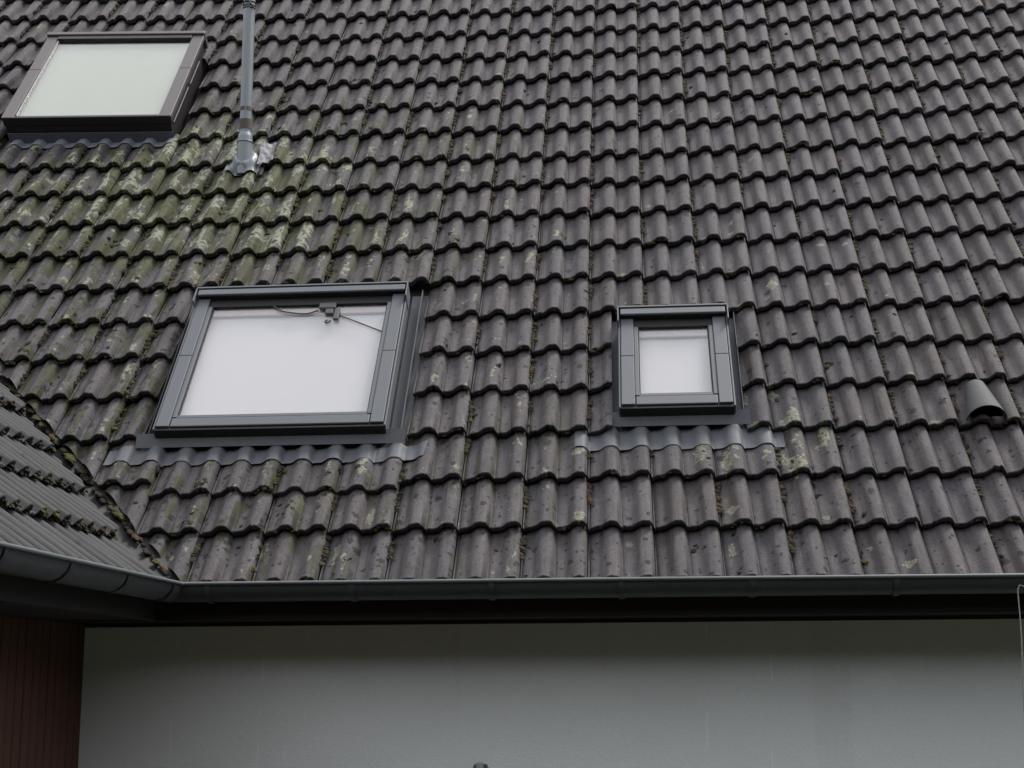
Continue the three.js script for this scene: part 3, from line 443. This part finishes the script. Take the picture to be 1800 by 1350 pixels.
{
  const g = new THREE.BoxGeometry(6.60, SOFF - 0.002, 0.3); g.translate(WALLX - 0.31 + 3.3, SOFF / 2 - 0.001, WALLZ - 0.15);
  single('rendered_wall', 'pale roughcast house wall in the shade under the long eave', 'wall', g, wallMat);
}
{
  const t = thing('boarded_wall', 'reddish brown vertical board cladding on the side wing at the left edge', 'wall', [WALLX, 0, 1.2]);
  const boardTex = (k) => dataTex(64, 512, (x, y, o) => { const n = 0.7 + 0.5 * fbm(x * 14 + k * 20, y * 5, 3) + 0.25 * (noise(x * 40 + k, y * 30) - 0.5); o[0] = 0.105 * n; o[1] = 0.042 * n; o[2] = 0.027 * n; });
  const mats = [0, 1, 2, 3].map((k) => new THREE.MeshStandardMaterial({ map: boardTex(k), roughness: 0.75 }));
  part(t, 'wall_core', (() => { const g = new THREE.BoxGeometry(0.24, SOFF - 0.004, 3.75); g.translate(WALLX - 0.143, SOFF / 2 - 0.002, 1.5265); return g; })(), deckMat);
  const bw = 0.086; for (let i = 0; i < 43; i++) { const z0 = WALLZ + 0.002 + i * bw; part(t, i ? 'plank_' + String(i).padStart(3, '0') : 'plank', box(world, WALLX - 0.022, WALLX + 0.002 * hash(i, 3), 0.02, SOFF - 0.002, z0, z0 + bw - 0.008, 0.004), mats[i % 4]); }
}

// ---------------------------------------------------------------- vent pipe, foil, vent hood, cable, wall fixture
{
  const bx = -2.474, bz = -2.13, by = 5.665, zp = metal(0.19, 0.213, 0.228, 0.42, 0.3, 0.4), rust = metal(0.09, 0.078, 0.068, 0.9, 0, 0.8);
  const t = thing('vent_pipe', 'tall grey zinc vent pipe with rusty rings standing beside the older brown window', 'vent pipe', [bx, by - 0.05, bz]);
  const cyl = (r0, r1, y0, y1, n = 22) => { const g = new THREE.CylinderGeometry(r1, r0, y1 - y0, n, 1, true); g.translate(bx, (y0 + y1) / 2, bz); return g; };
  const k = 1 / 292;
  part(t, 'pipe', merge([cyl(0.038, 0.037, by + 0.1, by + 2.1), box(world, bx + 0.006, bx + 0.011, by + 0.26, by + 2.1, bz + 0.034, bz + 0.041, 0.002, 1)]), zp);
  part(t, 'socket', merge([cyl(0.052, 0.049, by - 0.16, by + 0.058), cyl(0.049, 0.046, by + 0.06, by + 0.1), (() => { const g = new THREE.TorusGeometry(0.050, 0.004, 6, 22); g.rotateX(Math.PI / 2); g.translate(bx, by + 0.06, bz); return g; })(), cyl(0.046, 0.039, by + 0.1, by + 0.125)]), zp);
  part(t, 'rust_band', cyl(0.0395, 0.0395, by + 0.144, by + 0.212), rust, 'rusty brown ring low on the pipe'); part(t, 'rust_band', cyl(0.0395, 0.0385, by + 0.270, by + 0.296), rust, 'rusty brown ring higher on the pipe');
  const ring = (y, r) => { const g = new THREE.TorusGeometry(0.040, r, 6, 24); g.rotateX(Math.PI / 2 + 0.18); g.translate(bx, y, bz); return g; };
  part(t, 'wire_tie', merge([ring(by + 0.985, 0.004), ring(by + 1.0, 0.0035), ring(by + 1.025, 0.004), tube([new THREE.Vector3(bx - 0.01, by + 1.06, bz + 0.046), new THREE.Vector3(bx + 0.008, by + 1.02, bz + 0.05), new THREE.Vector3(bx + 0.03, by + 0.985, bz + 0.045), new THREE.Vector3(bx + 0.044, by + 0.965, bz + 0.02)], 0.0045), tube([new THREE.Vector3(bx + 0.012, by + 1.065, bz + 0.046), new THREE.Vector3(bx - 0.006, by + 1.03, bz + 0.052), new THREE.Vector3(bx - 0.03, by + 0.99, bz + 0.04)], 0.004)]), std(0.03, 0.03, 0.032, 0.6));
  // lead skirt dressed over the tile below
  const [ca, cb] = unwarp(-2.470, 3.458), hf = (a, b) => prof(a / 0.15) - LIFT * (b - VR[10]) / 0.33;
  part(t, 'lead_skirt', gridGeo(bent, 34, 24, (s, u) => { const a = ca + lerp(-0.12, 0.115, s) + 0.006 * noise(u * 6, 3), b = cb + lerp(-0.115 - 0.018 * Math.sin(s * 3.1) + 0.008 * noise(s * 7, 9), 0.075, u), d = Math.hypot((a - ca) / 0.075, (b - cb) / 0.085), low = Math.max(hf(a, b) + 0.014, -0.06); return [a, b, lerp(low, Math.max(low, 0.012), sstep(1.45, 0.75, d)) + 0.005 * noise(a * 60, b * 60)]; }), zp);
}
{
  const [fa, fb] = unwarp(-2.335, 3.50);
  const g = gridGeo(bent, 12, 18, (s, u) => { const a = fa + lerp(-0.05, 0.05, s) + 0.012 * (0.5 - u), b = fb + lerp(-0.115, 0.115, u) + 0.012 * noise(s * 3 + 4, u * 2); return [a, b, Math.max(prof(a / 0.15), -0.02) - LIFT * 0.4 + 0.028 + 0.010 * noise(s * 6, u * 10) + 0.006 * noise(s * 14 + 7, u * 22)]; });
  const m = single('foil_patch', 'crumpled silver sealing foil stuck on the tiles just right of the vent pipe foot', 'sealing foil', g, new THREE.MeshStandardMaterial({ map: scuff(0.22, 0.22, 0.23, 0.8), roughness: 0.4, metalness: 0.3, side: THREE.DoubleSide }));
}
{
  const o = main.P(1.63, 0.9, 0); const t = thing('vent_hood', 'grey half-cone vent hood on a roof tile near the right edge', 'tile vent', [o.x, o.y, o.z]);
  const hm = metal(0.048, 0.053, 0.054, 0.75, 0, 0.4), n = 22;
  const f = (s, u, off) => { const th = Math.PI * s, w = lerp(0.096, 0.048, u) - off, H = lerp(0.088, 0.04, u) - off, b = lerp(0.845, 1.10, u) + 0.012 * Math.sin(th); const lift = lerp(-0.02, -0.028, u); return [1.650 - Math.cos(th) * w + 0.006 * (1 - u), b, lift + Math.sin(th) * H]; };
  part(t, 'hood', merge([gridGeo(main, n, 10, (s, u) => f(s, u, 0)), gridGeo(main, n, 10, (s, u) => f(s, u, 0.007), true), gridGeo(main, n, 1, (s, u) => f(s, 0, u ? 0 : 0.007)), gridGeo(main, n, 1, (s, u) => { const q = f(s, 1, 0); return u ? [1.65, q[1] + 0.03, -0.03] : q; })]), hm);
  part(t, 'mouth_shade', (() => { const sh = new THREE.Shape(); for (let i = 0; i <= 20; i++) { const th = Math.PI * i / 20, x = 1.653 - Math.cos(th) * 0.082, y = -0.02 + Math.sin(th) * 0.07; i ? sh.lineTo(x, y) : sh.moveTo(x, y); } const g = new THREE.ExtrudeGeometry(sh, { depth: 0.004, bevelEnabled: false }), p = g.attributes.position, n = g.attributes.normal; for (let i = 0; i < p.count; i++) { const y = p.getY(i), z = p.getZ(i); p.setXYZ(i, p.getX(i), 0.872 + z, y); const ny = n.getY(i), nz = n.getZ(i); n.setXYZ(i, n.getX(i), nz, ny); } return mapGeo(g, main); })(), sealAndShadeBlack);  // black plate stands in for the shade inside the hood
}
{
  const V = (x, y, z = 0.222) => new THREE.Vector3(x, y, z);
  single('hanging_cable', 'thin grey cable hooked over the gutter at the right edge and hanging down the wall', 'cable', tube([V(1.60, 2.700), V(1.582, 2.714), V(1.570, 2.721), V(1.559, 2.708), V(1.557, 2.66), V(1.558, 2.60), V(1.557, 2.47), V(1.549, 2.31), V(1.546, 2.0), V(1.55, 1.5)], 0.0028, 60, 6), std(0.30, 0.31, 0.30, 0.6));
}
{
  const t = thing('wall_fixture', 'top of a small grey fixture on the pale wall at the bottom edge', 'wall fixture', [-0.77, 1.7, WALLZ]);
  const gm1 = metal(0.40, 0.40, 0.39, 0.6, 0.1, 0.3), x = -0.772;
  part(t, 'front_plate', box(world, x - 0.018, x + 0.016, 1.66, 1.973, WALLZ + 0.03, WALLZ + 0.055, 0.008, 3), gm1);
  part(t, 'body', merge([box(world, x - 0.034, x + 0.032, 1.66, 1.965, WALLZ, WALLZ + 0.03, 0.012, 3)]), metal(0.13, 0.125, 0.12, 0.7, 0, 0.4));
}

// ---------------------------------------------------------------- ground and the dark trees that shade the wall from the front
function structure(name, geo, mat, label) { const m = new THREE.Mesh(geo, mat); m.name = name; m.receiveShadow = m.castShadow = true; m.userData = { kind: 'structure' }; if (label) m.userData.label = label; scene.add(m); return m; }
{
  const gt = dataTex(512, 512, (x, y, o) => { const k = 0.5 + 0.7 * fbm(x * 40, y * 40, 4) + 0.3 * noise(x * 250, y * 250); o[0] = 0.018 * k; o[1] = 0.021 * k; o[2] = 0.010 * k; }); gt.repeat.set(60, 60);
  const g = new THREE.PlaneGeometry(360, 360, 1, 1); g.rotateX(-Math.PI / 2); structure('ground', g, new THREE.MeshStandardMaterial({ map: gt, roughness: 1 }));
}
{
  const r = rng(555), pos = [], tri = (a, b, c) => pos.push(...a, ...b, ...c);
  for (let row = 0; row < 2; row++) for (let i = 0; i < 22; i++) {
    const ang = (-78 + i * 7.6 + row * 3.8) * Math.PI / 180, D = 19.5 + row * 2.5 + (r() - 0.5), X = Math.sin(ang) * D, Z = -0.4 + Math.cos(ang) * D, H = 9.8 + 0.8 * r();
    for (let k = 0; k < 1500; k++) { const t = r() ** 0.7, y = H - (H - 1) * t, rad = 0.3 + 2.7 * t * (0.75 + 0.25 * Math.sin(y * 4)), th = r() * 6.283, q = rad * Math.sqrt(0.2 + 0.8 * r()), x = X + Math.cos(th) * q, z = Z + Math.sin(th) * q, s = 0.45 + 0.4 * r(), c = Math.cos(th), sn = Math.sin(th); tri([x - sn * s * 0.5, y, z + c * s * 0.5], [x + sn * s * 0.5, y + 0.1, z - c * s * 0.5], [x + c * s * 1.3, y - 0.35 * s, z + sn * s * 1.3]); }
    for (let k = 0; k < 8; k++) { const p = k / 8 * 6.283, q = (k + 1) / 8 * 6.283; tri([X + 0.2 * Math.cos(p), 0, Z + 0.2 * Math.sin(p)], [X + 0.2 * Math.cos(q), 0, Z + 0.2 * Math.sin(q)], [X, H, Z]); }
  }
  const g = new THREE.BufferGeometry(); g.setAttribute('position', new THREE.Float32BufferAttribute(pos, 3)); g.computeVertexNormals();
  const m = new THREE.Mesh(g, new THREE.MeshStandardMaterial({ color: new THREE.Color().setRGB(0.022, 0.032, 0.015), roughness: 0.95, side: THREE.DoubleSide })); m.name = 'spruce_wood'; m.castShadow = m.receiveShadow = true;
  m.userData = { kind: 'stuff', label: 'dense dark spruce wood standing across from the house', category: 'trees' }; scene.add(m);
}
renderer.render(scene, camera);
